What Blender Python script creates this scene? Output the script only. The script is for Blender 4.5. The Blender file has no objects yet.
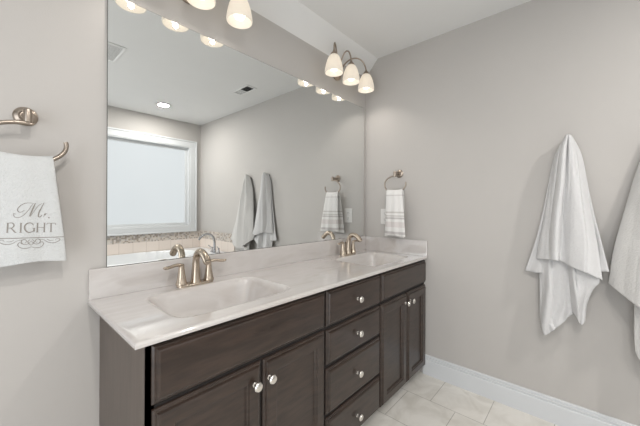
import bpy, math, random
from mathutils import Vector, Matrix, noise
random.seed(4)
S = bpy.context.scene
COL = S.collection
PI = math.pi
sin, cos = math.sin, math.cos

# ------------------------------------------------------------------ dimensions (metres, camera above the origin)
H = 1.211          # camera height
D = 1.400          # wall behind the vanity (y)
W = 2.136          # right wall (x)
YB = -1.565        # rear wall with the window (y)
XL = -1.300        # left wall (x)
ZC = 2.444         # flat ceiling
Z1 = 2.316         # top of the vanity wall, where the sloped ceiling strip begins
YS = 1.284         # where the slope meets the flat ceiling
CT = 0.861         # counter top height

# ------------------------------------------------------------------ camera
def make_camera():
    f, cx, cy = 296.632, 321.497, 207.951
    yw, pt, rl = [math.radians(a) for a in (41.633, -0.055, 0.272)]
    F = Vector((cos(yw)*cos(pt), sin(yw)*cos(pt), sin(pt)))
    R = Vector((sin(yw), -cos(yw), 0)); U = R.cross(F)
    R2 = R*cos(rl) + U*sin(rl); U2 = U*cos(rl) - R*sin(rl)
    cd = bpy.data.cameras.new('camera'); co = bpy.data.objects.new('camera', cd); COL.objects.link(co)
    cd.sensor_width = 36; cd.lens = f/640*36
    cd.shift_x = -(cx-320)/640; cd.shift_y = -(213-cy)/640
    cd.clip_start = .02
    m = Matrix((R2, U2, -F)).transposed().to_4x4(); m.translation = (0, 0, H)
    co.matrix_world = m
    S.camera = co
make_camera()

# ------------------------------------------------------------------ world, lights, exposure
S.view_settings.view_transform = 'Standard'; S.view_settings.look = 'None'
S.view_settings.exposure = 0.30; S.view_settings.gamma = 1; S.view_settings.use_curve_mapping = False
wd = bpy.data.worlds.new('world'); S.world = wd; wd.use_nodes = True
wd.node_tree.nodes['Background'].inputs[0].default_value = (.86, .93, 1, 1)
wd.node_tree.nodes['Background'].inputs[1].default_value = 1.0
BULB, SHADE, PANE, CAN, DOORWAY_FILL = 3.4, 0.36, 0.64, 14.0, 20.5
LAMP = 1.3
def area(name, loc, direction, power, sx, sy=None, color=(1, 1, 1), shape='RECTANGLE', spread=PI):
    l = bpy.data.lights.new(name, 'AREA'); l.energy = power; l.color = color; l.shape = shape
    l.size = sx; l.spread = spread
    if sy: l.size_y = sy
    o = bpy.data.objects.new(name, l); COL.objects.link(o); o.location = loc
    o.rotation_euler = Vector(direction).to_track_quat('-Z', 'Y').to_euler()
    return o
# soft fill light added outside the unseen doorway in the left wall
area('doorway_fill', (XL-.25, -.1, .95), (1, .22, .40), DOORWAY_FILL, 1.9, 1.8, (.97, .985, 1))

# ------------------------------------------------------------------ materials
def mat(name, color, rough=.5, metal=0, bump=0, bscale=50, var=0, vscale=5, coat=0, emit=0, emit_col=None, vary=None, bdetail=2, stretch=None, spec=.5, sheen=0):
    m = bpy.data.materials.new(name); m.use_nodes = True; nt = m.node_tree; N, L = nt.nodes, nt.links
    b = N['Principled BSDF']
    b.inputs['Roughness'].default_value = rough; b.inputs['Metallic'].default_value = metal
    b.inputs['Coat Weight'].default_value = coat; b.inputs['Coat Roughness'].default_value = .12; b.inputs['Coat IOR'].default_value = 1.5
    b.inputs['Specular IOR Level'].default_value = spec
    b.inputs['Sheen Weight'].default_value = sheen
    if emit:
        b.inputs['Emission Color'].default_value = (*(emit_col or color), 1); b.inputs['Emission Strength'].default_value = emit
    tc = N.new('ShaderNodeTexCoord'); mp = N.new('ShaderNodeMapping'); L.new(tc.outputs['Object'], mp.inputs[0])
    if stretch: mp.inputs['Scale'].default_value = stretch
    n1 = N.new('ShaderNodeTexNoise'); n1.inputs['Scale'].default_value = vscale; n1.inputs['Detail'].default_value = 4
    L.new(mp.outputs[0], n1.inputs['Vector'])
    r = N.new('ShaderNodeValToRGB'); L.new(n1.outputs[0], r.inputs[0])
    c2 = vary or tuple(c*(1-var) for c in color)
    r.color_ramp.elements[0].color = (*c2, 1); r.color_ramp.elements[1].color = (*color, 1)
    r.color_ramp.elements[0].position = .35; r.color_ramp.elements[1].position = .65
    L.new(r.outputs[0], b.inputs['Base Color'])
    if bump:
        n2 = N.new('ShaderNodeTexNoise'); n2.inputs['Scale'].default_value = bscale; n2.inputs['Detail'].default_value = bdetail
        L.new(mp.outputs[0], n2.inputs['Vector'])
        bp = N.new('ShaderNodeBump'); bp.inputs['Strength'].default_value = bump; bp.inputs['Distance'].default_value = .002
        L.new(n2.outputs[0], bp.inputs['Height']); L.new(bp.outputs[0], b.inputs['Normal'])
    return m
M = {}
M['wall'] = mat('wall_paint', (.470, .450, .429), .75, bump=.12, bscale=260, var=.01)
M['ceil'] = mat('ceiling_paint', (.74, .74, .73), .9, bump=.1, bscale=200, var=.01)
M['trim'] = mat('white_trim_paint', (.61, .625, .635), .35)
M['base'] = mat('baseboard_paint', (.62, .635, .65), .35)
M['wood'] = mat('espresso_wood', (.038, .0225, .0160), .34, bump=.15, bscale=40, vary=(.0215, .0130, .0092), vscale=9, stretch=(1, 1, 6), coat=.45, spec=.4)
M['wood_h'] = mat('espresso_wood_horizontal_grain', (.038, .0225, .0160), .34, bump=.15, bscale=40, vary=(.0215, .0130, .0092), vscale=9, stretch=(1, 3, 6), coat=.45, spec=.4)
M['wood_side'] = mat('espresso_laminate_side', (.098, .075, .061), .4, var=.2, vscale=12, stretch=(1, 6, .7), coat=.1)
M['dark'] = mat('dark_interior', (.012, .009, .008), .7)
M['nickel'] = mat('brushed_nickel', (.49, .415, .335), .25, 1, bump=.05, bscale=300)
M['ring'] = mat('towel_ring_nickel', (.38, .325, .275), .32, 1)
M['knob'] = mat('satin_nickel_knob', (.78, .75, .71), .25, 1)
M['bronze'] = mat('light_fixture_metal', (.40, .33, .27), .35, 1)
M['chrome'] = mat('tub_faucet_chrome', (.50, .50, .51), .16, 1)
M['mirror'] = mat('mirror_silver', (.83, .845, .84), .0, 1)
M['mirror_edge'] = mat('mirror_glass_edge', (.10, .11, .10), .15)
M['plastic'] = mat('white_plastic', (.66, .65, .63), .35)
M['slot'] = mat('outlet_slots', (.10, .095, .09), .5)
M['tub'] = mat('white_acrylic', (.74, .75, .76), .14)
M['thread'] = mat('taupe_embroidery', (.25, .23, .21), .8)
M['grille'] = mat('vent_paint', (.80, .80, .79), .5)
M['grille_dark'] = mat('vent_dark_slots', (.035, .035, .035), .8)
M['can'] = mat('downlight_lens', (.9, .9, .9), .4, emit=3.0, emit_col=(1, .97, .93))
M['hook'] = mat('dark_hook_metal', (.10, .09, .085), .35, 1)

def marble():
    m = bpy.data.materials.new('cultured_marble'); m.use_nodes = True; N, L = m.node_tree.nodes, m.node_tree.links
    b = N['Principled BSDF']; b.inputs['Roughness'].default_value = .25; b.inputs['Coat Weight'].default_value = 1; b.inputs['Coat IOR'].default_value = 1.85; b.inputs['Coat Roughness'].default_value = .025
    tc = N.new('ShaderNodeTexCoord'); mp = N.new('ShaderNodeMapping'); mp.inputs['Scale'].default_value = (1.0, 3.2, 3.2)
    mp.inputs['Rotation'].default_value = (0, 0, .35)
    L.new(tc.outputs['Object'], mp.inputs[0])
    n = N.new('ShaderNodeTexNoise'); n.inputs['Scale'].default_value = 2.6; n.inputs['Detail'].default_value = 5; n.inputs['Distortion'].default_value = 1.6
    L.new(mp.outputs[0], n.inputs['Vector'])
    r = N.new('ShaderNodeValToRGB'); L.new(n.outputs[0], r.inputs[0])
    e = r.color_ramp.elements
    e[0].position = .34; e[0].color = (.50, .467, .447, 1)
    e[1].position = .52; e[1].color = (.545, .520, .504, 1)
    x = e.new(.70); x.color = (.51, .48, .463, 1)
    L.new(r.outputs[0], b.inputs['Base Color'])
    return m
M['marble'] = marble()

def floor_tile():
    m = bpy.data.materials.new('floor_tiles'); m.use_nodes = True; N, L = m.node_tree.nodes, m.node_tree.links
    b = N['Principled BSDF']; b.inputs['Roughness'].default_value = .42
    tc = N.new('ShaderNodeTexCoord'); sp = N.new('ShaderNodeSeparateXYZ'); L.new(tc.outputs['Object'], sp.inputs[0])
    ax = N.new('ShaderNodeMath'); ax.inputs[1].default_value = -.4225+3.0+.15; L.new(sp.outputs['Y'], ax.inputs[0])
    ay = N.new('ShaderNodeMath'); ay.inputs[1].default_value = -1.85+.298*20; L.new(sp.outputs['X'], ay.inputs[0])
    cb = N.new('ShaderNodeCombineXYZ'); L.new(ax.outputs[0], cb.inputs[0]); L.new(ay.outputs[0], cb.inputs[1])
    br = N.new('ShaderNodeTexBrick'); br.offset = .5; br.inputs['Scale'].default_value = 1
    br.inputs['Brick Width'].default_value = .30; br.inputs['Row Height'].default_value = .298
    br.inputs['Mortar Size'].default_value = .0022; br.inputs['Mortar Smooth'].default_value = .3
    br.inputs['Color1'].default_value = (.72, .70, .66, 1); br.inputs['Color2'].default_value = (.67, .65, .61, 1)
    br.inputs['Mortar'].default_value = (.40, .38, .35, 1)
    L.new(cb.outputs[0], br.inputs['Vector'])
    n = N.new('ShaderNodeTexNoise'); n.inputs['Scale'].default_value = 7; n.inputs['Detail'].default_value = 6; n.inputs['Distortion'].default_value = 1
    L.new(tc.outputs['Object'], n.inputs['Vector'])
    r = N.new('ShaderNodeValToRGB'); L.new(n.outputs[0], r.inputs[0])
    r.color_ramp.elements[0].position = .35; r.color_ramp.elements[0].color = (.88, .87, .85, 1)
    r.color_ramp.elements[1].position = .62; r.color_ramp.elements[1].color = (1.06, 1.06, 1.06, 1)
    mx = N.new('ShaderNodeMix'); mx.data_type = 'RGBA'; mx.blend_type = 'MULTIPLY'; mx.inputs[0].default_value = 1
    L.new(br.outputs[0], mx.inputs[6]); L.new(r.outputs[0], mx.inputs[7]); L.new(mx.outputs[2], b.inputs['Base Color'])
    bp = N.new('ShaderNodeBump'); bp.invert = True; bp.inputs['Strength'].default_value = .4; bp.inputs['Distance'].default_value = .002
    L.new(br.outputs['Fac'], bp.inputs['Height']); L.new(bp.outputs[0], b.inputs['Normal'])
    return m
M['floor'] = floor_tile()

def wall_tile(axis):
    # beige field tile with a mosaic band; axis is the horizontal axis the wall runs along
    m = bpy.data.materials.new('tub_surround_tile_'+axis.lower()); m.use_nodes = True; N, L = m.node_tree.nodes, m.node_tree.links
    b = N['Principled BSDF']; b.inputs['Roughness'].default_value = .3
    tc = N.new('ShaderNodeTexCoord'); sp = N.new('ShaderNodeSeparateXYZ'); L.new(tc.outputs['Object'], sp.inputs[0])
    cb = N.new('ShaderNodeCombineXYZ'); L.new(sp.outputs[axis], cb.inputs[0]); L.new(sp.outputs['Z'], cb.inputs[1])
    vo = N.new('ShaderNodeTexVoronoi'); vo.distance = 'CHEBYCHEV'; vo.inputs['Scale'].default_value = 52; vo.inputs['Randomness'].default_value = .35
    L.new(cb.outputs[0], vo.inputs['Vector'])
    sc = N.new('ShaderNodeSeparateColor'); L.new(vo.outputs['Color'], sc.inputs[0])
    r = N.new('ShaderNodeValToRGB'); r.color_ramp.interpolation = 'CONSTANT'; L.new(sc.outputs[0], r.inputs[0])
    e = r.color_ramp.elements; e[0].color = (.56, .50, .44, 1); e[1].position = .3; e[1].color = (.33, .29, .26, 1)
    for p, c in ((.5, (.58, .54, .50)), (.7, (.34, .29, .24)), (.85, (.44, .42, .40))):
        q = e.new(p); q.color = (*c, 1)
    br = N.new('ShaderNodeTexBrick'); br.offset = 0; br.inputs['Scale'].default_value = 1
    br.inputs['Brick Width'].default_value = .155; br.inputs['Row Height'].default_value = .155; br.inputs['Mortar Size'].default_value = .002
    br.inputs['Color1'].default_value = (.76, .68, .62, 1); br.inputs['Color2'].default_value = (.73, .65, .59, 1); br.inputs['Mortar'].default_value = (.50, .43, .38, 1)
    L.new(cb.outputs[0], br.inputs['Vector'])
    def step(v):
        g = N.new('ShaderNodeMath'); g.operation = 'GREATER_THAN'; g.inputs[1].default_value = v; L.new(sp.outputs['Z'], g.inputs[0]); return g
    g = step(.748)
    mx = N.new('ShaderNodeMix'); mx.data_type = 'RGBA'; L.new(g.outputs[0], mx.inputs[0])
    L.new(br.outputs[0], mx.inputs[6]); L.new(r.outputs[0], mx.inputs[7]); L.new(mx.outputs[2], b.inputs['Base Color'])
    return m
M['tile_x'] = wall_tile('X'); M['tile_y'] = wall_tile('Y')

def terry(name, color, stripes=None):
    m = bpy.data.materials.new(name); m.use_nodes = True; N, L = m.node_tree.nodes, m.node_tree.links
    b = N['Principled BSDF']; b.inputs['Roughness'].default_value = .95; b.inputs['Sheen Weight'].default_value = .15
    b.inputs['Specular IOR Level'].default_value = .15
    tc = N.new('ShaderNodeTexCoord')
    n = N.new('ShaderNodeTexNoise'); n.inputs['Scale'].default_value = 150; n.inputs['Detail'].default_value = 4
    L.new(tc.outputs['Object'], n.inputs['Vector'])
    bp = N.new('ShaderNodeBump'); bp.inputs['Strength'].default_value = .7; bp.inputs['Distance'].default_value = .004
    L.new(n.outputs[0], bp.inputs['Height']); L.new(bp.outputs[0], b.inputs['Normal'])
    if stripes:
        sp = N.new('ShaderNodeSeparateXYZ'); L.new(tc.outputs['Object'], sp.inputs[0])
        mr = N.new('ShaderNodeMapRange'); mr.inputs['From Min'].default_value = stripes[0]; mr.inputs['From Max'].default_value = stripes[1]
        L.new(sp.outputs['Z'], mr.inputs[0])
        r = N.new('ShaderNodeValToRGB'); r.color_ramp.interpolation = 'LINEAR'; L.new(mr.outputs[0], r.inputs[0])
        e = r.color_ramp.elements; e[0].color = (*color, 1); e[1].color = (*color, 1)
        for p, w, c in stripes[2]:
            for q, cc in ((p-w-.006, color), (p-w, c), (p+w, c), (p+w+.006, color)):
                k = e.new(max(0, min(1, q))); k.color = (*cc, 1)
        L.new(r.outputs[0], b.inputs['Base Color'])
    else:
        n3 = N.new('ShaderNodeTexNoise'); n3.inputs['Scale'].default_value = 60; L.new(tc.outputs['Object'], n3.inputs['Vector'])
        r = N.new('ShaderNodeValToRGB'); L.new(n3.outputs[0], r.inputs[0])
        r.color_ramp.elements[0].color = (*[c*.93 for c in color], 1); r.color_ramp.elements[1].color = (*color, 1)
        L.new(r.outputs[0], b.inputs['Base Color'])
    return m
M['bath_towel'] = terry('pale_grey_terry', (.635, .63, .63))
M['bath_towel2'] = terry('warm_grey_terry', (.58, .57, .555))
M['hand_towel'] = terry('white_cotton', (.575, .585, .585))
GR, BE = (.52, .50, .49), (.65, .615, .60)
M['stripe_towel'] = terry('striped_cotton', (.74, .73, .715), (.98, 1.36, [(.115, .022, GR), (.28, .05, BE), (.405, .014, GR), (.45, .010, (.55, .53, .51)), (.52, .012, (.55, .53, .51)), (.86, .008, (.60, .58, .57))]))

def shade_glass():
    m = bpy.data.materials.new('frosted_glass_shade'); m.use_nodes = True; N, L = m.node_tree.nodes, m.node_tree.links
    b = N['Principled BSDF']; out = N['Material Output']
    b.inputs['Base Color'].default_value = (.42, .40, .365, 1); b.inputs['Roughness'].default_value = .35
    b.inputs['Emission Color'].default_value = (1, .91, .80, 1); b.inputs['Emission Strength'].default_value = SHADE
    t = N.new('ShaderNodeBsdfTranslucent'); t.inputs[0].default_value = (.95, .90, .80, 1)
    mx = N.new('ShaderNodeMixShader'); mx.inputs[0].default_value = .30
    L.new(b.outputs[0], mx.inputs[1]); L.new(t.outputs[0], mx.inputs[2]); L.new(mx.outputs[0], out.inputs[0])
    return m
M['shade'] = shade_glass()
M['bulb'] = mat('lit_bulb', (1, 1, 1), .4, emit=BULB, emit_col=(1, .90, .78))
def pane_mat():
    m = bpy.data.materials.new('frosted_daylit_glass'); m.use_nodes = True; N, L = m.node_tree.nodes, m.node_tree.links
    b = N['Principled BSDF']; b.inputs['Base Color'].default_value = (.08, .085, .09, 1); b.inputs['Roughness'].default_value = .12
    b.inputs['Emission Strength'].default_value = PANE
    tc = N.new('ShaderNodeTexCoord'); n = N.new('ShaderNodeTexNoise'); n.inputs['Scale'].default_value = 1.2
    L.new(tc.outputs['Object'], n.inputs['Vector'])
    r = N.new('ShaderNodeValToRGB'); L.new(n.outputs[0], r.inputs[0])
    r.color_ramp.elements[0].color = (.93, .98, 1.0, 1); r.color_ramp.elements[1].color = (.97, 1.0, 1.02, 1)
    L.new(r.outputs[0], b.inputs['Emission Color'])
    return m
M['pane'] = pane_mat()

# ------------------------------------------------------------------ mesh helpers
class MB:
    def __init__(s): s.v = []; s.f = []
    def add(s, vs, fs):
        o = len(s.v); s.v += [tuple(p) for p in vs]; s.f += [tuple(i+o for i in f) for f in fs]; return s
    def box(s, x0, x1, y0, y1, z0, z1):
        vs = [(x, y, z) for x in (x0, x1) for y in (y0, y1) for z in (z0, z1)]
        return s.add(vs, [(0, 1, 3, 2), (4, 6, 7, 5), (0, 4, 5, 1), (2, 3, 7, 6), (0, 2, 6, 4), (1, 5, 7, 3)])
    def lathe(s, prof, origin=(0, 0, 0), axis=(0, 0, 1), n=28, close=False, sx=1, sy=1):
        ax = Vector(axis).normalized(); q = Vector((0, 0, 1)).rotation_difference(ax); o = Vector(origin)
        vs = []
        for r, z in prof:
            for k in range(n):
                a = 2*PI*k/n; vs.append(o + q @ Vector((r*cos(a)*sx, r*sin(a)*sy, z)))
        fs = []
        m = len(prof)
        for i in range(m-1 if not close else m):
            j = (i+1) % m
            for k in range(n): fs.append((i*n+k, i*n+(k+1) % n, j*n+(k+1) % n, j*n+k))
        if not close:
            fs.append(tuple(reversed(range(n)))); fs.append(tuple((m-1)*n+k for k in range(n)))
        return s.add(vs, fs)
    def tube(s, pts, rad, n=14, flat=1.0, up=(0, 0, 1)):
        pts = [Vector(p) for p in pts]; m = len(pts)
        rad = rad if isinstance(rad, (list, tuple)) else [rad]*m
        vs = []; prev = Vector(up)
        for i, p in enumerate(pts):
            t = (pts[min(i+1, m-1)] - pts[max(i-1, 0)]).normalized()
            side = t.cross(prev)
            if side.length < 1e-4: side = t.cross(Vector((1, 0, 0)))
            side.normalize(); nn = side.cross(t).normalized(); prev = nn
            for k in range(n):
                a = 2*PI*k/n; vs.append(p + side*(rad[i]*cos(a)) + nn*(rad[i]*flat*sin(a)))
        fs = [(i*n+k, i*n+(k+1) % n, (i+1)*n+(k+1) % n, (i+1)*n+k) for i in range(m-1) for k in range(n)]
        fs += [tuple(reversed(range(n))), tuple((m-1)*n+k for k in range(n))]
        return s.add(vs, fs)
    def grid(s, P):
        a, b = len(P), len(P[0])
        return s.add([p for r in P for p in r], [(i*b+j, i*b+j+1, (i+1)*b+j+1, (i+1)*b+j) for i in range(a-1) for j in range(b-1)])
    def ringpanel(s, x0, x1, z0, z1, rings):
        vs = []
        for ins, y in rings:
            vs += [(x0+ins, y, z0+ins), (x1-ins, y, z0+ins), (x1-ins, y, z1-ins), (x0+ins, y, z1-ins)]
        fs = [(3, 2, 1, 0)]
        for i in range(len(rings)-1):
            for k in range(4):
                fs.append((i*4+k, i*4+(k+1) % 4, (i+1)*4+(k+1) % 4, (i+1)*4+k))
        e = (len(rings)-1)*4; fs.append((e, e+1, e+2, e+3))
        return s.add(vs, fs)
    def build(s, name, m, parent=None, smooth=False, angle=40, fix=True):
        me = bpy.data.meshes.new(name); me.from_pydata(s.v, [], s.f); me.update()
        if fix:
            import bmesh
            bm = bmesh.new(); bm.from_mesh(me); bmesh.ops.recalc_face_normals(bm, faces=bm.faces); bm.to_mesh(me); bm.free()
        me.materials.append(M[m] if isinstance(m, str) else m)
        if smooth:
            for p in me.polygons: p.use_smooth = True
            me.set_sharp_from_angle(angle=math.radians(angle))
        o = bpy.data.objects.new(name, me); COL.objects.link(o)
        if parent:
            o.parent = parent
            if parent.type == 'EMPTY' or True:
                o.matrix_parent_inverse = world_of(parent).inverted()
        return o
def world_of(o):
    m = Matrix.Translation(o.location) @ o.rotation_euler.to_matrix().to_4x4()
    return (world_of(o.parent) @ o.matrix_parent_inverse @ m) if o.parent else m
def empty(name, loc, label, cat, group=None):
    o = bpy.data.objects.new(name, None); COL.objects.link(o); o.location = loc; o.empty_display_size = .1
    return tag(o, label, cat, group)
def tag(o, label, cat, group=None):
    o['label'] = label; o['category'] = cat
    if group: o['group'] = group
    return o
def struct(o): o['kind'] = 'structure'; return o
def bevel(o, w, seg=2):
    b = o.modifiers.new('bevel', 'BEVEL'); b.width = w; b.segments = seg; b.limit_method = 'ANGLE'; return o
def bez(p0, p1, p2, p3, n=12):
    p0, p1, p2, p3 = map(Vector, (p0, p1, p2, p3)); r = []
    for i in range(n+1):
        t = i/n; r.append(p0*(1-t)**3 + p1*3*t*(1-t)**2 + p2*3*t*t*(1-t) + p3*t**3)
    return r
def cr(p, t):        # Catmull-Rom through equally spaced controls, t in 0..1
    n = len(p)-1; x = min(max(t, 0), 1)*n; i = min(int(x), n-1); f = x-i
    a, b, c, d = p[max(i-1, 0)], p[i], p[i+1], p[min(i+2, n)]
    return tuple(.5*((2*b[k]) + (-a[k]+c[k])*f + (2*a[k]-5*b[k]+4*c[k]-d[k])*f*f + (-a[k]+3*b[k]-3*c[k]+d[k])*f**3) for k in range(len(b)))
def spline(pts, n=8):
    m = (len(pts)-1)*n
    return [cr(pts, i/m) for i in range(m+1)]

# ------------------------------------------------------------------ setting
T = .12
struct(MB().box(XL-T, W+T, YB-T, D+T, -.1, 0).build('floor', 'floor'))
cm = MB()
cm.box(XL-T, W+T, YB-T, YS, ZC, ZC+.1)
cm.add([(XL-T, YS, ZC), (XL-T, D+T, Z1-.13), (XL-T, D+T, ZC+.1), (XL-T, YS, ZC+.1), (W+T, YS, ZC), (W+T, D+T, Z1-.13), (W+T, D+T, ZC+.1), (W+T, YS, ZC+.1)],
       [(0, 1, 2, 3), (7, 6, 5, 4), (0, 4, 5, 1), (1, 5, 6, 2), (2, 6, 7, 3), (3, 7, 4, 0)])
struct(cm.build('ceiling', 'ceil'))
struct(MB().box(XL-T, W+T, D, D+T, 0, ZC+.1).build('wall_back', 'wall'))
struct(MB().box(W, W+T, YB-T, D, 0, ZC+.1).build('wall_right', 'wall'))
# left wall, with an unseen doorway added to let the fill light in
DY0, DY1, DZ = -1.05, .85, 2.08
w = MB(); w.box(XL-T, XL, YB-T, DY0, 0, ZC+.1); w.box(XL-T, XL, DY1, D, 0, ZC+.1); w.box(XL-T, XL, DY0, DY1, DZ, ZC+.1)
struct(w.build('wall_left', 'wall'))
w = MB()
for y0, y1, z0, z1 in ((DY0-.09, DY0, 0, DZ+.09), (DY1, DY1+.09, 0, DZ+.09), (DY0, DY1, DZ, DZ+.09)):
    w.box(XL, XL+.018, y0, y1, z0, z1)
struct(w.build('trim_1', 'trim'))
# rear wall with window opening
WX0, WX1, WZ0, WZ1 = .36, 1.965, .94, 2.085
w = MB(); w.box(XL, WX0, YB-T, YB, 0, ZC+.1); w.box(WX1, W, YB-T, YB, 0, ZC+.1)
w.box(WX0, WX1, YB-T, YB, 0, WZ0); w.box(WX0, WX1, YB-T, YB, WZ1, ZC+.1)
struct(w.build('wall_front', 'wall'))
win = bpy.data.objects.new('window_1', None); COL.objects.link(win); win.location = ((WX0+WX1)/2, YB, WZ0); struct(win)
def frame(mb, x0, x1, z0, z1, wd_, y0, y1):
    mb.box(x0, x0+wd_, y0, y1, z0, z1); mb.box(x1-wd_, x1, y0, y1, z0, z1)
    mb.box(x0+wd_, x1-wd_, y0, y1, z0, z0+wd_); mb.box(x0+wd_, x1-wd_, y0, y1, z1-wd_, z1)
m1 = MB(); frame(m1, WX0-.10, WX1+.10, WZ0-.088, WZ1+.09, .088, YB, YB+.02)
frame(m1, WX0-.104, WX1+.104, WZ0-.088, WZ1+.094, .018, YB, YB+.03)
bevel(m1.build('casing', 'trim', win), .003)
m2 = MB(); frame(m2, WX0-.012, WX1+.012, WZ0-.012, WZ1+.012, .022, YB-.06, YB+.012)
m2.build('jamb', 'trim', win)
m3 = MB(); frame(m3, WX0+.01, WX1-.01, WZ0+.01, WZ1-.01, .036, YB-.075, YB-.04); m3.build('sash', 'trim', win)
MB().box(WX0+.04, WX1-.04, YB-.062, YB-.055, WZ0+.04, WZ1-.04).build('pane', 'pane', win)

def baseboard(name, p0, p1, nrm):
    prof = [(0, 0), (.015, 0), (.016, .104), (.0135, .109), (.0085, .1105), (.0085, .114), (.012, .1155), (.012, .123), (.006, .1255), (.005, .129), (.0085, .131), (.008, .138), (.005, .141), (0, .141)]
    a, b, n = Vector(p0), Vector(p1), Vector(nrm)
    vs = [tuple(q + n*x + Vector((0, 0, z))) for q in (a, b) for x, z in prof]; k = len(prof)
    fs = [(i, (i+1) % k, (i+1) % k + k, i+k) for i in range(k)] + [tuple(range(k)), tuple(reversed(range(k, 2*k)))]
    return struct(MB().add(vs, fs).build(name, 'base'))
baseboard('baseboard_right', (W, -.655, 0), (W, .885, 0), (-1, 0, 0))
baseboard('baseboard_back', (XL, D, 0), (.284, D, 0), (0, -1, 0))
baseboard('baseboard_left', (XL, DY1+.092, 0), (XL, D-.016, 0), (1, 0, 0))
struct(MB().box(.02, W-.012, YB, YB+.010, .60, .851).build('trim_2', 'tile_x'))
struct(MB().box(W-.010, W, YB, -.62, .60, .862).build('trim_3', 'tile_y'))

# ------------------------------------------------------------------ bathtub under the window
tub = empty('bathtub', (1.2, -1.1, 0), 'white drop-in bathtub with wide flat deck below the window', 'bathtub')
TX0, TX1, TY0, TY1, TZ = .02, W-.012, YB+.012, -.655, .612
def tub_mesh():
    cx, cy, a, b = (TX0+TX1)/2-.06, (TY0+TY1)/2, .80, .335
    nx, ny = 110, 60; P = []
    for j in range(ny+1):
        row = []
        for i in range(nx+1):
            x = TX0+(TX1-TX0)*i/nx; y = TY0+(TY1-TY0)*j/ny
            d = (abs((x-cx)/a)**2.6+abs((y-cy)/b)**2.6)**(1/2.6)
            if d < 1.0: z = TZ - .40*(min(1, (1-d)/.38)**.55)
            elif d < 1.10: z = TZ + .018*sin((d-1)/.10*PI)
            else: z = TZ
            row.append((x, y, z))
        P.append(row)
    return P
m = MB(); m.grid(tub_mesh()); m.build('basin', 'tub', tub, smooth=True, angle=60)
m = MB(); m.box(TX0, TX1, TY1-.02, TY1, 0, TZ-.001); m.box(TX0, TX0+.02, TY0, TY1-.02, 0, TZ-.001)
m.build('apron', 'tub', tub)
tf = empty('tub_faucet', (1.97, -.93, TZ), 'tall chrome arched tub faucet with two lever handles on the tub deck', 'faucet')
fx, fy = 1.985, -.86
m = MB(); m.lathe([(.026, 0), (.026, .006), (.018, .012)], (fx, fy, TZ))
pts = [(fx, fy, TZ+.005), (fx, fy, TZ+.06), (fx-.002, fy, TZ+.13)] + bez((fx-.004, fy, TZ+.15), (fx-.02, fy, TZ+.27), (fx-.14, fy, TZ+.29), (fx-.215, fy, TZ+.185), 14)
m.tube(pts, [.020, .018, .016]+[.0155-.002*i/14 for i in range(15)]); m.build('spout', 'chrome', tf, smooth=True)
for s in (-1, 1):
    m = MB(); y = fy+s*.085
    m.lathe([(.024, 0), (.024, .005), (.014, .02), (.010, .045), (.013, .055), (.011, .066), (.003, .07)], (fx+.01, y, TZ))
    m.tube([(fx+.01, y, TZ+.06), (fx-.01, y+s*.015, TZ+.072), (fx-.03, y+s*.03, TZ+.092)], [.006, .006, .007]); m.build('handle', 'chrome', tf, smooth=True)

# ------------------------------------------------------------------ vanity cabinet
van = empty('vanity_cabinet', (1.2, 1.14, 0), 'long dark espresso wooden double vanity cabinet along the mirror wall', 'cabinet')
YF, YP = .885, .865
VX0, VX1 = .288, W-.002
m = MB()
m.box(VX0, VX1, YF, YF+.02, .055, .845); m.box(VX0, VX1, .945, .963, 0, .07)
m.build('face_frame', 'dark', van)
m = MB(); m.box(VX0, VX0+.018, YF+.0, D-.002, 0.0, .845)
m.v = [(x, y, z) for x, y, z in m.v]
m.build('end_panel', 'wood_side', van)
m = MB(); m.box(VX0+.018, VX1, D-.014, D-.002, .0, .845); m.box(VX0+.018, VX1, YF+.02, D-.014, .06, .075); m.build('carcass', 'dark', van)
EDGE = [(0, YF), (0, YP+.014), (.005, YP+.008), (.010, YP+.008), (.014, YP+.001), (.018, YP-.0005)]
SLAB = EDGE
DOORP = EDGE + [(.054, YP-.0005), (.056, YP+.004), (.062, YP+.005), (.066, YP+.013), (.070, YP+.0135)]
def knob(parent, x, z):
    m = MB(); m.lathe([(.0085, 0), (.0085, .002), (.0055, .004), (.005, .013), (.009, .017), (.0155, .021), (.0165, .025), (.0135, .029), (.006, .0305), (.001, .031)], (x, YP, z), (0, -1, 0), 24)
    return m.build('knob', 'knob', parent, smooth=True)
def front(name, x0, x1, z0, z1, prof, kx=None, kz=None, mt='wood'):
    m = MB(); m.ringpanel(x0, x1, z0, z1, prof); o = m.build(name, mt, van)
    if kx: knob(o, kx, kz)
    return o
front('false_drawer_front', .297, 1.008, .670, .833, SLAB, mt='wood_h')
front('door', .298, .657, .060, .656, DOORP, .624, .588)
front('door', .669, 1.008, .060, .656, DOORP, .688, .588)
for z0, z1, kz in ((.668, .831, .748), (.492, .652, .574), (.267, .475, .371), (.066, .250, .152)):
    front('drawer', 1.023, 1.488, z0, z1, SLAB, 1.255, kz, 'wood_h')
front('false_drawer_front', 1.503, 2.133, .671, .829, SLAB, mt='wood_h')
front('door', 1.504, 1.826, .060, .652, DOORP, 1.795, .597)
front('door', 1.837, 2.133, .060, .652, DOORP, 1.868, .597)

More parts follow.
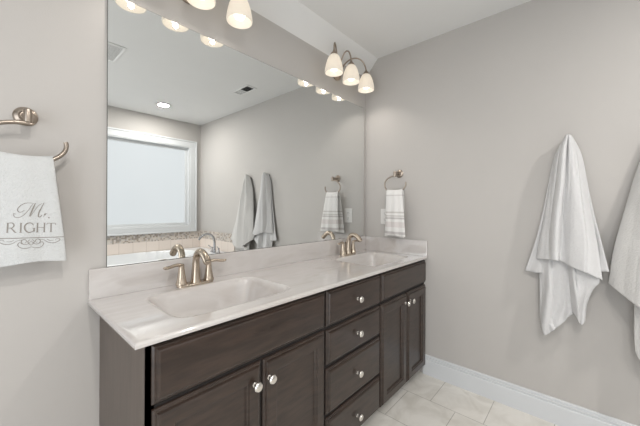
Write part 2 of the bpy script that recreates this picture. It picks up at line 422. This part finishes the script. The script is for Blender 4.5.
# ------------------------------------------------------------------ counter with integral basins
top = empty('vanity_countertop', (1.19, 1.12, .846), 'cream cultured marble countertop with two moulded basins on the dark vanity', 'countertop')
CX0, CX1, CY0, CY1 = .250, W-.002, .855, D-.002
def basin_z(x, y, cx, cy, a, b, dep=.140):
    d = (abs((x-cx)/a)**7+abs((y-cy)/b)**7)**(1/7)
    if d >= 1.03: return 0
    t = min(1, (1.03-d)/(.42-.14*max(0, min(1, (x-cx)/a+.5))))
    return -dep*(t*t*(3-2*t))**.80 if t < 1 else -dep
def counter():
    ed = [0, .0015, .004, .008]
    nx, ny = 250, 76
    xs = [CX0+e for e in ed] + [CX0+.008+(CX1-CX0-.008)*i/nx for i in range(1, nx+1)]
    ys = [CY0+e for e in ed] + [CY0+.008+(CY1-CY0-.008)*i/ny for i in range(1, ny+1)]
    dz = [-.007, -.003, -.0008, 0]
    P = []
    for j, y in enumerate(ys):
        row = []
        for i, x in enumerate(xs):
            z = CT + min(dz[min(i, 3)], dz[min(j, 3)])
            z += basin_z(x, y, .641, 1.106, .240, .165) + basin_z(x, y, 1.78, 1.106, .240, .165)
            row.append((x, y, z))
        P.append(row)
    m = MB(); m.grid(P)
    k = len(xs); r = len(ys); zb = .846
    loop = [P[0][i] for i in range(k)] + [P[j][k-1] for j in range(1, r)] + [P[r-1][i] for i in range(k-2, -1, -1)] + [P[j][0] for j in range(r-2, 0, -1)]
    lo = []
    for (x, y, z) in loop:
        lo.append((x, y, zb))
    n = len(loop); m.add(loop+lo, [(i, (i+1) % n, (i+1) % n+n, i+n) for i in range(n)])
    # underside outside the basins is a thin lip
    m.add([(CX0, CY0, zb), (CX1, CY0, zb), (CX1, .93, zb), (CX0, .93, zb)], [(0, 1, 2, 3)])
    m.add([(CX0, .93, zb), (.38, .93, zb), (.38, CY1, zb), (CX0, CY1, zb)], [(0, 1, 2, 3)])
    return m
counter().build('counter_slab', 'marble', top, smooth=True, angle=50)
m = MB(); m.box(.252, W-.002, D-.020, D-.001, CT-.001, .975); bevel(m.build('backsplash', 'marble', top), .003, 3)
m = MB(); m.box(W-.020, W-.001, .857, D-.020, CT-.001, .974); bevel(m.build('side_splash', 'marble', top), .003, 3)
for cx in (.641, 1.78):
    m = MB(); m.lathe([(.021, 0), (.023, .002), (.021, .0045), (.014, .0035), (.012, .006), (.001, .007)], (cx, 1.105, CT-.139)); m.build('drain', 'nickel', top, smooth=True)

# ------------------------------------------------------------------ faucets
def faucet(cx, label):
    cy, z0 = 1.322, CT
    t = empty('bathroom_faucet', (cx, cy, z0), label, 'faucet', 'bathroom faucets at the vanity basins')
    m = MB()
    prof = [(.0, 0), (1, 0), (1, .006), (.97, .0095), (.9, .011), (0, .011)]
    pl = []
    for s, h in prof:
        ring = []
        for k in range(40):
            a = 2*PI*k/40; c, q = cos(a), sin(a)
            ring.append((cx+s*.082*abs(c)**.55*(1 if c > 0 else -1), cy+s*.027*abs(q)**.7*(1 if q > 0 else -1), z0+h))
        pl.append(ring+[ring[0]])
    m.grid(pl); m.build('base_plate', 'nickel', t, smooth=True)
    m = MB()
    pts = [(cx, cy, z0+.010), (cx, cy, z0+.03), (cx, cy-.001, z0+.07)] + bez((cx, cy-.003, z0+.090), (cx, cy-.002, z0+.150), (cx, cy-.052, z0+.180), (cx, cy-.110, z0+.114), 18)
    rr = [.0250, .0205, .0178]+[.0165-.0008*sin(PI*i/18)+.001*i/18 for i in range(19)]
    m.tube(pts, rr, 20, flat=.92); m.tube([pts[-1], (cx, cy-.114, z0+.109)], [.0145, .0145], 18)
    m.build('spout', 'nickel', t, smooth=True)
    m = MB(); m.tube([(cx, cy+.022, z0+.01), (cx, cy+.022, z0+.085)], .003, 8); m.lathe([(.003, 0), (.006, .004), (.006, .010), (.002, .014)], (cx, cy+.022, z0+.083), n=12); m.build('lift_rod', 'nickel', t, smooth=True)
    for s in (-1, 1):
        x = cx+s*.063
        m = MB(); m.lathe([(.0235, .009), (.0235, .016), (.0205, .022), (.0165, .045), (.0125, .075), (.0115, .088), (.0125, .093), (.010, .099), (.002, .102)], (x, cy, z0))
        h = m.build('handle', 'nickel', t, smooth=True)
        m = MB(); pts = bez((x-s*.006, cy-.002, z0+.088), (x+s*.02, cy-.004, z0+.112), (x+s*.045, cy-.010, z0+.088), (x+s*.080, cy-.018, z0+.095), 14)
        m.tube(pts, [.0085, .0095, .0100, .0100, .0098, .0095, .009, .0088, .0087, .0088, .009, .0092, .0092, .0088, .0055], 14, flat=.78); m.build('lever', 'nickel', h, smooth=True)
    return t
faucet(.628, 'brushed nickel two-handle faucet at the near left basin')
faucet(1.788, 'brushed nickel two-handle faucet at the far right basin by the corner')

# ------------------------------------------------------------------ mirror
mir = empty('wall_mirror', (1.2, D, .977), 'large frameless rectangular mirror above the backsplash', 'mirror')
MX0, MX1, MZ0, MZ1 = .308, 2.099, .976, 2.047
MB().box(MX0, MX1, D-.009, D-.0005, MZ0, MZ1).build('backing', 'mirror_edge', mir)
MB().add([(MX0+.001, D-.0092, MZ0+.001), (MX1-.001, D-.0092, MZ0+.001), (MX1-.001, D-.0092, MZ1-.001), (MX0+.001, D-.0092, MZ1-.001)], [(0, 1, 2, 3)]).build('silvered_face', 'mirror', mir, fix=False)

# ------------------------------------------------------------------ vanity lights
def vanity_light(cx, label):
    t = empty('vanity_light', (cx, D, 2.17), label, 'light fixture', 'vanity lights above the mirror')
    m = MB(); m.lathe([(.001, -.001), (.046, -.001), (.048, .008), (.042, .016), (.026, .022), (.018, .032), (.001, .034)], (cx, D-.002, 2.212), (0, -1, 0), 36, sx=1, sy=1)
    m.build('wall_plate', 'bronze', t, smooth=True)
    LY, ZB, KZ = 1.26, 2.113, .80
    for s in (-1, 0, 1):
        x = cx+s*.194
        m = MB(); pts = bez((cx+s*.012, D-.030, 2.212), (cx+s*.05, D-.05, 2.36+.012*(s == 0)), (x-s*.012, LY+.012, 2.40), (x, LY, 2.262), 18)
        m.tube(pts, .0052, 10); m.build('arm', 'bronze', t, smooth=True)
        m = MB(); m.lathe([(.007, .155), (.009, .147), (.012, .141), (.022, .131), (.027, .120), (.027, .116), (.001, .116)], (x, LY, ZB), n=24); m.build('fitter', 'bronze', t, smooth=True)
        out = [(.0605, 0), (.0618, .007), (.0600, .028), (.0540, .058), (.0455, .086), (.0360, .107), (.026, .119)]
        m = MB(); m.lathe(out + [(r-.003, z) for r, z in reversed(out)], (x, LY, ZB), n=36, close=True)
        sh = m.build('lamp_shade', 'shade', t, smooth=True, angle=60)
        m = MB(); m.lathe([(.010, .116), (.012, .095), (.012, .090)], (x, LY, ZB), n=16); m.build('socket', 'plastic', t, smooth=True)
        m = MB(); m.lathe([(.011, .092), (.014, .080), (.022, .064), (.0275, .045), (.0265, .030), (.021, .018), (.011, .0115), (.001, .010)], (x, LY, ZB), n=24); m.build('bulb', 'bulb', t, smooth=True)
        l = bpy.data.lights.new('lamp_light', 'SPOT'); l.energy = LAMP; l.color = (1, .93, .86); l.spot_size = math.radians(150); l.spot_blend = .6; l.shadow_soft_size = .011
        lo = bpy.data.objects.new('lamp_light', l); COL.objects.link(lo); lo.location = (x, LY, ZB-.003); lo.parent = t; lo.matrix_parent_inverse = Matrix.Translation(t.location).inverted()
    return t
vanity_light(1.731, 'three-shade vanity light with arched arms near the room corner')
vanity_light(.617, 'three-shade vanity light above the near left end of the mirror')

# ------------------------------------------------------------------ ceiling fittings
def downlight(x, y, label):
    t = empty('recessed_downlight', (x, y, ZC), label, 'light fixture', 'recessed ceiling downlights')
    m = MB(); m.lathe([(.058, 0), (.085, 0), (.088, .002), (.083, .006), (.062, .008), (.058, .004)], (x, y, ZC-.0075), n=36, close=True); m.build('trim_ring', 'plastic', t, smooth=True)
    m = MB(); m.lathe([(.001, 0), (.058, 0), (.058, .003), (.001, .003)], (x, y, ZC-.005), n=32); m.build('lens', 'can', t)
    a = area('downlight_beam', (x, y, ZC-.009), (0, 0, -1), CAN, .11, None, (1, .965, .92), 'DISK')
    a.parent = t; a.matrix_parent_inverse = Matrix.Translation(t.location).inverted()
downlight(1.405, -1.022, 'white recessed downlight in the ceiling over the tub, seen in the mirror')
downlight(-.35, -1.022, 'unseen recessed downlight added as fill, near the left wall by the tub')  # added out of view to help light the room
downlight(.12, -.30, 'unseen recessed downlight added to light the room, mid-ceiling behind the viewer')  # also added out of view, brightens the mirror wall
def grille(name, x0, x1, y0, y1, label, cat, n, along='x', dark=None):
    t = empty(name, ((x0+x1)/2, (y0+y1)/2, ZC), label, cat)
    m = MB(); z0, z1 = ZC-.008, ZC-.0005; b = .018
    m.box(x0, x1, y0, y0+b, z0, z1); m.box(x0, x1, y1-b, y1, z0, z1); m.box(x0, x0+b, y0+b, y1-b, z0, z1); m.box(x1-b, x1, y0+b, y1-b, z0, z1)
    bevel(m.build('frame', 'grille', t), .003)
    MB().box(x0+b, x1-b, y0+b, y1-b, ZC-.002, ZC-.0005).build('backing', 'grille_dark', t)
    m = MB()
    for k in range(n):
        if along == 'x':
            yc = y0+b+(y1-y0-2*b)*(k+.5)/n; h = (y1-y0-2*b)/n*.27; m.box(x0+b, x1-b, yc-h, yc+h, z0+.001, z1-.003)
        else:
            xc = x0+b+(x1-x0-2*b)*(k+.5)/n; h = (x1-x0-2*b)/n*.33
            # the two banks of louvres lean opposite ways
            for ya, yb, ln in ((y0+b, (y0+y1)/2-.004, .55), ((y0+y1)/2+.004, y1-b, -.55)):
                w_ = h*(.85 if ln > 0 else 1.05); d = .0005 if ln > 0 else -.004
                m.add([(xc-w_, ya, ZC-.004+d), (xc+w_, ya, ZC-.004-d), (xc+w_, yb, ZC-.004-d), (xc-w_, yb, ZC-.004+d)], [(0, 1, 2, 3)])
    m.build('louvres', 'grille', t)
grille('ceiling_vent', 1.725, 1.850, -.045, .235, 'small rectangular ceiling air vent with louvres, seen in the mirror', 'vent', 6, 'y')
grille('exhaust_fan', .40, .715, -.215, .115, 'square white bathroom exhaust fan grille in the ceiling, seen in the mirror', 'exhaust fan', 14, 'x')

# ------------------------------------------------------------------ cloth helpers
def on_right(a, d, z): return (W-d, a, z)
def on_back(a, d, z): return (a, D-d, z)
def net(mb, rows, place, nu=40, nv=40, fold=None, wr=.0015, seed=0, crease=.006):
    P = []
    for j in range(nv+1):
        v = j/nv; col = [cr([r[i] for r in rows], v) for i in range(len(rows[0]))]
        line = []
        for i in range(nu+1):
            u = i/nu; a, d, z = cr(col, u)
            if fold: d += fold(u, v)
            if v > .04 and crease: d += crease*min(1, v*3)*(abs(sin(u*9+1.3*sin(v*2.2+seed)+seed))**.6-.6 + .5*noise.noise(Vector((u*7+seed, v*1.6, seed*3))))
            d += wr*noise.noise(Vector((a*22+seed, z*9, seed)))*2
            line.append(place(a, max(d, .004), z))
        P.append(line)
    return mb.grid(P)
def cloth(mb, name, m, parent=None, thick=.006):
    o = mb.build(name, m, parent, smooth=True, angle=180, fix=False)
    s = o.modifiers.new('thickness', 'SOLIDIFY'); s.thickness = thick; s.offset = 0
    return o

def saw(u, u0, w, h):
    # a crease: rises over w, then falls away steeply
    return h*max(0, 1-(u0-u)/w) if u < u0 else h*max(0, 1-(u-u0)/.03)

def robe_hook(y, z, label):
    t = empty('robe_hook', (W, y, z), label, 'hook', 'robe hooks on the right wall')
    m = MB(); m.lathe([(.001, 0), (.022, 0), (.022, .004), (.016, .008), (.001, .009)], (W-.001, y, z-.03), (-1, 0, 0)); m.build('wall_plate', 'hook', t, smooth=True)
    m = MB(); m.tube(bez((W-.006, y, z-.03), (W-.030, y, z-.05), (W-.055, y, z-.035), (W-.048, y, z-.004), 12), [.006]*12+[.009], 10); m.build('prong', 'hook', t, smooth=True)

# --- first bath towel on the right wall (a = y, z)
robe_hook(.074, 1.60, 'dark robe hook under the bath towel nearer the mirror')
robe_hook(-.286, 1.598, 'dark robe hook under the bath towel nearer the tub')
m = MB()
# back layer
net(m, [
 [(0.092, 0.014, 1.590), (0.080, 0.036, 1.600), (0.070, 0.042, 1.600), (0.058, 0.014, 1.588)],
 [(0.130, 0.014, 1.500), (0.100, 0.036, 1.500), (0.050, 0.036, 1.500), (0.016, 0.014, 1.500)],
 [(0.157, 0.017, 1.340), (0.110, 0.037, 1.340), (0.040, 0.043, 1.340), (-0.010, 0.029, 1.340)],
 [(0.183, 0.017, 1.180), (0.120, 0.036, 1.180), (0.020, 0.054, 1.180), (-0.036, 0.047, 1.180)],
 [(0.216, 0.022, 1.020), (0.140, 0.036, 1.010), (0.000, 0.070, 1.000), (-0.067, 0.075, 1.020)],
 [(0.262, 0.036, 0.848), (0.200, 0.048, 0.846), (0.050, 0.058, 0.880), (-0.090, 0.098, 0.902)]], on_right, 36, 44, lambda u, v: .006*v*sin(u*19+v*2), seed=1)
# front layer, with its long vertical creases
net(m, [
 [(0.090, 0.026, 1.578), (0.083, 0.060, 1.600), (0.076, 0.074, 1.607), (0.070, 0.077, 1.608), (0.064, 0.074, 1.606), (0.056, 0.060, 1.598), (0.046, 0.026, 1.580)],
 [(0.124, 0.024, 1.505), (0.108, 0.067, 1.520), (0.088, 0.086, 1.520), (0.074, 0.067, 1.520), (0.055, 0.084, 1.520), (0.036, 0.048, 1.520), (0.018, 0.024, 1.500)],
 [(0.148, 0.029, 1.350), (0.128, 0.070, 1.350), (0.098, 0.103, 1.350), (0.080, 0.075, 1.350), (0.048, 0.092, 1.350), (0.020, 0.071, 1.350), (-0.002, 0.034, 1.350)],
 [(0.168, 0.031, 1.190), (0.145, 0.067, 1.190), (0.112, 0.112, 1.190), (0.090, 0.077, 1.190), (0.045, 0.104, 1.190), (0.005, 0.092, 1.190), (-0.022, 0.051, 1.190)],
 [(0.188, 0.036, 1.050), (0.160, 0.072, 1.050), (0.118, 0.118, 1.050), (0.096, 0.080, 1.050), (0.045, 0.115, 1.045), (-0.010, 0.113, 1.040), (-0.046, 0.078, 1.030)],
 [(0.207, 0.043, 0.926), (0.165, 0.086, 0.930), (0.118, 0.125, 0.938), (0.098, 0.091, 0.932), (0.050, 0.122, 0.910), (-0.010, 0.134, 0.888), (-0.066, 0.106, 0.856)]],
 on_right, 130, 70, lambda u, v: .0022*sin(u*31)*v + saw(u, .43, .22, .020*min(1, v*4)) + saw(u, .80, .14, .014*min(1, v*3)) + saw(u, .62-.1*v, .08, .013*max(0, 1-v*1.4)*min(1, v*8)) - .010*math.exp(-((u-.20-.04*v)/.03)**2)*min(1, v*3), seed=2)
# lower left tail
net(m, [
 [(0.200, 0.036, 0.945), (0.150, 0.062, 0.950), (0.100, 0.066, 0.945), (0.052, 0.074, 0.935)],
 [(0.192, 0.036, 0.830), (0.150, 0.074, 0.830), (0.100, 0.066, 0.820), (0.050, 0.067, 0.800)],
 [(0.189, 0.041, 0.700), (0.155, 0.084, 0.700), (0.100, 0.071, 0.700), (0.047, 0.066, 0.720)],
 [(0.188, 0.043, 0.590), (0.168, 0.089, 0.575), (0.115, 0.075, 0.610), (0.047, 0.067, 0.664)],
 [(0.178, 0.048, 0.540), (0.161, 0.084, 0.514), (0.110, 0.080, 0.573), (0.047, 0.069, 0.657)]], on_right, 36, 40, lambda u, v: .004*sin(u*14+v*5) + saw(u, .35+.25*v, .2, .016) + saw(u, .8, .2, .010), seed=3)
# lower right tail
net(m, [
 [(0.066, 0.072, 0.935), (0.040, 0.097, 0.925), (0.000, 0.100, 0.905), (-0.055, 0.095, 0.872)],
 [(0.062, 0.076, 0.860), (0.040, 0.111, 0.850), (0.002, 0.104, 0.850), (-0.054, 0.095, 0.840)],
 [(0.056, 0.073, 0.770), (0.035, 0.111, 0.760), (0.005, 0.099, 0.770), (-0.030, 0.083, 0.800)],
 [(0.048, 0.071, 0.690), (0.030, 0.100, 0.685), (0.012, 0.084, 0.690), (-0.006, 0.071, 0.715)],
 [(0.042, 0.070, 0.664), (0.026, 0.092, 0.640), (0.011, 0.079, 0.607), (-0.002, 0.066, 0.640)]], on_right, 30, 36, lambda u, v: .003*sin(u*12+v*4) + saw(u, .30+.2*v, .2, .014), seed=4)
tag(cloth(m, 'bath_towel', 'bath_towel', thick=.007), 'pale grey bath towel hanging in folds on the right wall, fully in view', 'towel', 'bath towels on the right wall')
# --- second bath towel, at the right edge of the picture
m = MB()
net(m, [
 [(-0.268, 0.015, 1.590), (-0.280, 0.037, 1.600), (-0.292, 0.037, 1.600), (-0.306, 0.015, 1.590)],
 [(-0.205, 0.019, 1.430), (-0.250, 0.040, 1.430), (-0.321, 0.039, 1.430), (-0.375, 0.017, 1.430)],
 [(-0.150, 0.038, 1.200), (-0.220, 0.052, 1.200), (-0.360, 0.045, 1.200), (-0.462, 0.024, 1.220)],
 [(-0.115, 0.065, 1.000), (-0.200, 0.064, 0.990), (-0.405, 0.050, 1.000), (-0.560, 0.037, 1.000)],
 [(-0.095, 0.074, 0.880), (-0.200, 0.069, 0.800), (-0.455, 0.055, 0.760), (-0.640, 0.050, 0.800)]], on_right, 36, 40, lambda u, v: .006*v*sin(u*17+1), seed=5)
net(m, [
 [(-0.262, 0.025, 1.588), (-0.273, 0.062, 1.606), (-0.286, 0.077, 1.612), (-0.298, 0.062, 1.606), (-0.310, 0.025, 1.588)],
 [(-0.200, 0.031, 1.440), (-0.245, 0.080, 1.450), (-0.280, 0.064, 1.450), (-0.326, 0.084, 1.450), (-0.368, 0.029, 1.440)],
 [(-0.148, 0.053, 1.210), (-0.215, 0.107, 1.210), (-0.275, 0.077, 1.210), (-0.360, 0.107, 1.210), (-0.440, 0.037, 1.220)],
 [(-0.108, 0.077, 1.010), (-0.190, 0.136, 0.990), (-0.270, 0.089, 0.980), (-0.392, 0.122, 0.985), (-0.523, 0.047, 1.010)],
 [(-0.090, 0.087, 0.842), (-0.174, 0.148, 0.772), (-0.260, 0.100, 0.715), (-0.417, 0.130, 0.730), (-0.590, 0.057, 0.800)]], on_right, 110, 64, lambda u, v: .004*v*sin(u*24) + saw(u, .30, .15, .018*min(1, v*3)) + saw(u, .68, .2, .018*min(1, v*3)), seed=6)
net(m, [
 [(-0.180, 0.080, 0.900), (-0.230, 0.097, 0.880), (-0.305, 0.068, 0.860), (-0.405, 0.062, 0.860)],
 [(-0.178, 0.080, 0.740), (-0.230, 0.110, 0.740), (-0.305, 0.074, 0.740), (-0.392, 0.062, 0.740)],
 [(-0.178, 0.083, 0.590), (-0.225, 0.116, 0.560), (-0.305, 0.082, 0.560), (-0.380, 0.065, 0.600)],
 [(-0.182, 0.087, 0.535), (-0.215, 0.112, 0.478), (-0.292, 0.088, 0.500), (-0.367, 0.069, 0.560)]], on_right, 30, 34, lambda u, v: .004*sin(u*12+v*3), seed=7)
tag(cloth(m, 'bath_towel', 'bath_towel2', thick=.007), 'warm grey bath towel on the right wall, cut off by the picture edge', 'towel', 'bath towels on the right wall')

# ------------------------------------------------------------------ towel rings and their towels
def towel_ring(ca, cz, place, out, base, label, a=.094, b=.065, dirn=1, bt=1, wire=.0068, dd=.060):
    t = empty('towel_ring', place(ca, 0, cz), label, 'towel ring', 'towel rings on the walls')
    pa, pz = base
    m = MB(); m.lathe([(.001, 0), (.030, 0), (.031, .004), (.027, .009), (.018, .012), (.013, .022), (.001, .023)], place(pa, .001, pz), out, 30); m.build('wall_plate', 'ring', t, smooth=True)
    m = MB(); P0, P1 = Vector(place(pa, .012, pz)), Vector(place(pa+.002, dd+.006, pz-.006))
    m.tube([P0, P0.lerp(P1, .5), P1], [.013, .011, .0125], 18); m.tube([Vector(place(pa+.002, dd+.001, pz+a_) ) for a_ in (.013, .011, 0, -.015, -.029, -.031)], [.006, .011, .012, .012, .011, .006], 18)
    m.build('post', 'ring', t, smooth=True)
    pts = []
    for k in range(53):
        an = math.radians(82 + (360-82+12)*k/52) if dirn > 0 else math.radians(98 - (360-82+12)*k/52)
        pts.append(place(ca+a*cos(an), dd, cz+(b if sin(an) < 0 else b*bt)*sin(an)))
    m = MB(); m.tube(pts, wire, 12, up=(out[0], out[1], 0)); m.build('ring', 'ring', t, smooth=True)
    return t
def draped(place, ca, zr, wt, wb, zf, zbk, d0=.060, shift=0, nfold=3.0, amp=.006, twist=0):
    """towel passed through the ring: rows run from the hidden back hem, over the bar and down to the front hem"""
    def half(f): return wt + (wb-wt)*f
    path = [(zbk, -.022, 1), (zbk+.10, -.022, .75), (zr-.12, -.021, .40), (zr-.04, -.018, .12), (zr-.008, -.0135, 0),
            (zr+.007, -.007, 0), (zr+.010, .001, 0), (zr+.007, .008, 0), (zr-.008, .014, 0), (zr-.04, .019, .10), (zr-.12, .023, .36), (zf+.12, .026, .68), (zf+.03, .028, .93), (zf, .028, 1)]
    m = MB(); P = []; NV = 84; NU = 60
    for j in range(NV+1):
        z, d, f = cr(path, j/NV)
        row = []; frontside = j/NV > .5
        for i in range(NU+1):
            u = i/NU*2-1; h = half(f)
            aa = ca + shift*(f if frontside else -f) + h*u
            env = .35 + .65*f if z < zr-.03 else .25
            dd = d + amp*env*(cos(u*PI*nfold+.6)*.6 + .4*sin(u*PI*nfold*.5+2)) * (1 if frontside else -.5) - (.006*abs(u)**4 if frontside else 0)
            dd += .0018*noise.noise(Vector((aa*30, z*12, 3 if frontside else 8)))
            zz = z + (.006*(u*u) if z > zr-.05 else 0) + (.004*sin(u*3+1) if f > .9 else 0)
            row.append(place(aa, d0+dd-twist*f*u, zz))
        P.append(row)
    m.grid(P); return m
def ring_sag(): pass
# left ring on the vanity wall, embroidered towel
towel_ring(.082, 1.420, on_back, (0, -1, 0), (.083, 1.510), 'brushed nickel towel ring left of the mirror', a=.098, b=.067, bt=.86)
LC, LZR, LZF = .080, 1.362, 1.030
tl = empty('hand_towel', (LC, D-.06, LZR), 'white hand towel embroidered Mr. RIGHT on the ring left of the mirror', 'towel')
cloth(draped(on_back, LC, LZR, .066, .0945, LZF, 1.045, shift=.003, nfold=2.0, amp=.0035), 'towel_cloth', 'hand_towel', tl, .004)

def tx(u): return .0246+.0023*u
def tz(u, v): return 1.153-.003*(v-225)-.00008*u
def ribbon(mb, pts, w, depth=.0965):
    pts = [(tx(u), tz(u, v)) for u, v in pts]; n = len(pts); P = []
    for i, (x, z) in enumerate(pts):
        a, b = pts[max(i-1, 0)], pts[min(i+1, n-1)]; dx, dz = b[0]-a[0], b[1]-a[1]; l = math.hypot(dx, dz) or 1
        ww = (w[i] if isinstance(w, (list, tuple)) else w)/2
        nx, nz = -dz/l*ww, dx/l*ww
        P.append([on_back(x+nx, depth, z+nz), on_back(x-nx, depth, z-nz)])
    return mb.grid(P)
def q(pts): return [(a/7.1, 195+b/7.1) for a, b in pts]      # digitised lettering
def taper(n, lo, hi): return [lo+(hi-lo)*sin(PI*i/(n-1)) for i in range(n)]
mb = MB()
def st(pts, lo, hi=None, n=8):
    s = spline(q(pts), n) if len(pts) > 2 else [q(pts)[0], q(pts)[1]]
    ribbon(mb, s, taper(len(s), lo, hi) if hi else lo)
# script "Mr."
st([(103, 130), (86, 128), (92, 150), (118, 156), (150, 140), (186, 100), (208, 66), (222, 48)], .0010, .0016)
st([(222, 48), (180, 46), (140, 62), (114, 92), (118, 112), (136, 116), (160, 100)], .0010, .0022)
st([(236, 46), (222, 78), (206, 118), (194, 146)], .0018, .0036)
st([(198, 148), (226, 108), (256, 66), (284, 46)], .0009, .0013)
st([(300, 40), (278, 82), (262, 116), (258, 146), (272, 148), (286, 134)], .0014, .0032)
st([(296, 150), (302, 130), (308, 122), (306, 136), (316, 124), (324, 126)], .0010, .0018)
st([(332, 151), (336, 155), (340, 158)], .0030, .0036)
# RIGHT in serif capitals
TH, TN = .0034, .0015
def ser(x, y, w=9): st([(x-w, y), (x+w, y)], .0012)
st([(50, 196), (46, 264)], TH); ser(46, 265, 8); ser(48, 196, 7)
st([(50, 197), (78, 196), (90, 212), (78, 230), (50, 232)], TN, .0028)
st([(68, 230), (84, 248), (96, 262), (106, 264)], .0018, .0034)
st([(136, 196), (133, 264)], TH); ser(136, 196, 9); ser(133, 265, 9)
st([(222, 212), (206, 196), (180, 198), (162, 218), (164, 246), (184, 264), (208, 262), (226, 250)], TN, .0036); st([(226, 234), (226, 260)], TH); ser(224, 234, 10)
st([(252, 196), (249, 264)], TH); st([(303, 196), (300, 264)], TH); st([(250, 230), (302, 230)], TN)
for xx in (252, 303): ser(xx, 196, 8); ser(xx-3, 265, 8)
st([(352, 196), (350, 264)], TH); ser(350, 265, 10); st([(322, 197), (384, 197)], .0018); st([(322, 196), (320, 210)], .0014); st([(384, 196), (386, 210)], .0014)
# rule and scroll work
st([(-45+497*i/40, 306) for i in range(41)], .0022)

for sgn in (-1, 1):
    def sm(pts): return [(205+sgn*(a-205), b) for a, b in pts]
    st(sm([(205, 330), (232, 352), (262, 350), (272, 328), (252, 316), (236, 330), (248, 346)]), .0008, .0020)
    st(sm([(205, 372), (232, 382), (274, 378), (296, 356), (284, 338), (268, 350)]), .0008, .0018)
    st(sm([(212, 318), (228, 334), (216, 352), (205, 362)]), .0008, .0018)
    st(sm([(262, 318), (300, 326), (330, 344), (370, 350), (408, 338), (420, 322), (396, 318), (380, 330)]), .0008, .0018)
    st(sm([(320, 318), (340, 330), (370, 330)]), .0007, .0014)
em = mb.build('embroidery', 'thread', tl, fix=False)
em['label'] = 'taupe embroidered lettering Mr. RIGHT with scroll border'
# lay the stitching on the cloth's front face
sw = em.modifiers.new('on_cloth', 'SHRINKWRAP'); sw.target = [c for c in tl.children if c.name.startswith('towel_cloth')][0]
sw.wrap_method = 'PROJECT'; sw.use_project_y = True; sw.use_negative_direction = True; sw.use_positive_direction = True; sw.offset = .0007; sw.wrap_mode = 'ABOVE_SURFACE'; sw.project_limit = .02

# right ring and its striped towel
towel_ring(1.083, 1.392, on_right, (-1, 0, 0), (1.083, 1.478), 'brushed nickel towel ring on the right wall by the corner', a=.088, b=.064, dirn=-1, wire=.0055, dd=.078)
ts = cloth(draped(on_right, 1.084, 1.336, .067, .090, 1.004, .990, shift=-.016, nfold=2.6, amp=.006, d0=.078, twist=.016), 'hand_towel', 'stripe_towel', None, .004)
tag(ts, 'small white hand towel with grey and beige stripes on the ring by the corner', 'towel')

# ------------------------------------------------------------------ electrical outlet
t = empty('electrical_outlet', (W, 1.205, 1.142), 'white electrical outlet plate on the right wall behind the striped towel', 'outlet')
m = MB(); m.box(W-.006, W-.0005, 1.163, 1.247, 1.080, 1.204); bevel(m.build('cover_plate', 'plastic', t), .003)
for z in (1.118, 1.166):
    m = MB(); m.box(W-.009, W-.006, 1.188, 1.222, z-.016, z+.016); o = bevel(m.build('receptacle', 'plastic', t), .002)
    m = MB(); m.box(W-.0095, W-.0088, 1.197, 1.199, z-.002, z+.008); m.box(W-.0095, W-.0088, 1.211, 1.213, z-.002, z+.008); m.lathe([(.001, 0), (.0028, 0), (.0028, .0006), (.001, .0006)], (W-.0088, 1.205, z-.008), (-1, 0, 0), 10); m.build('slots', 'slot', o)
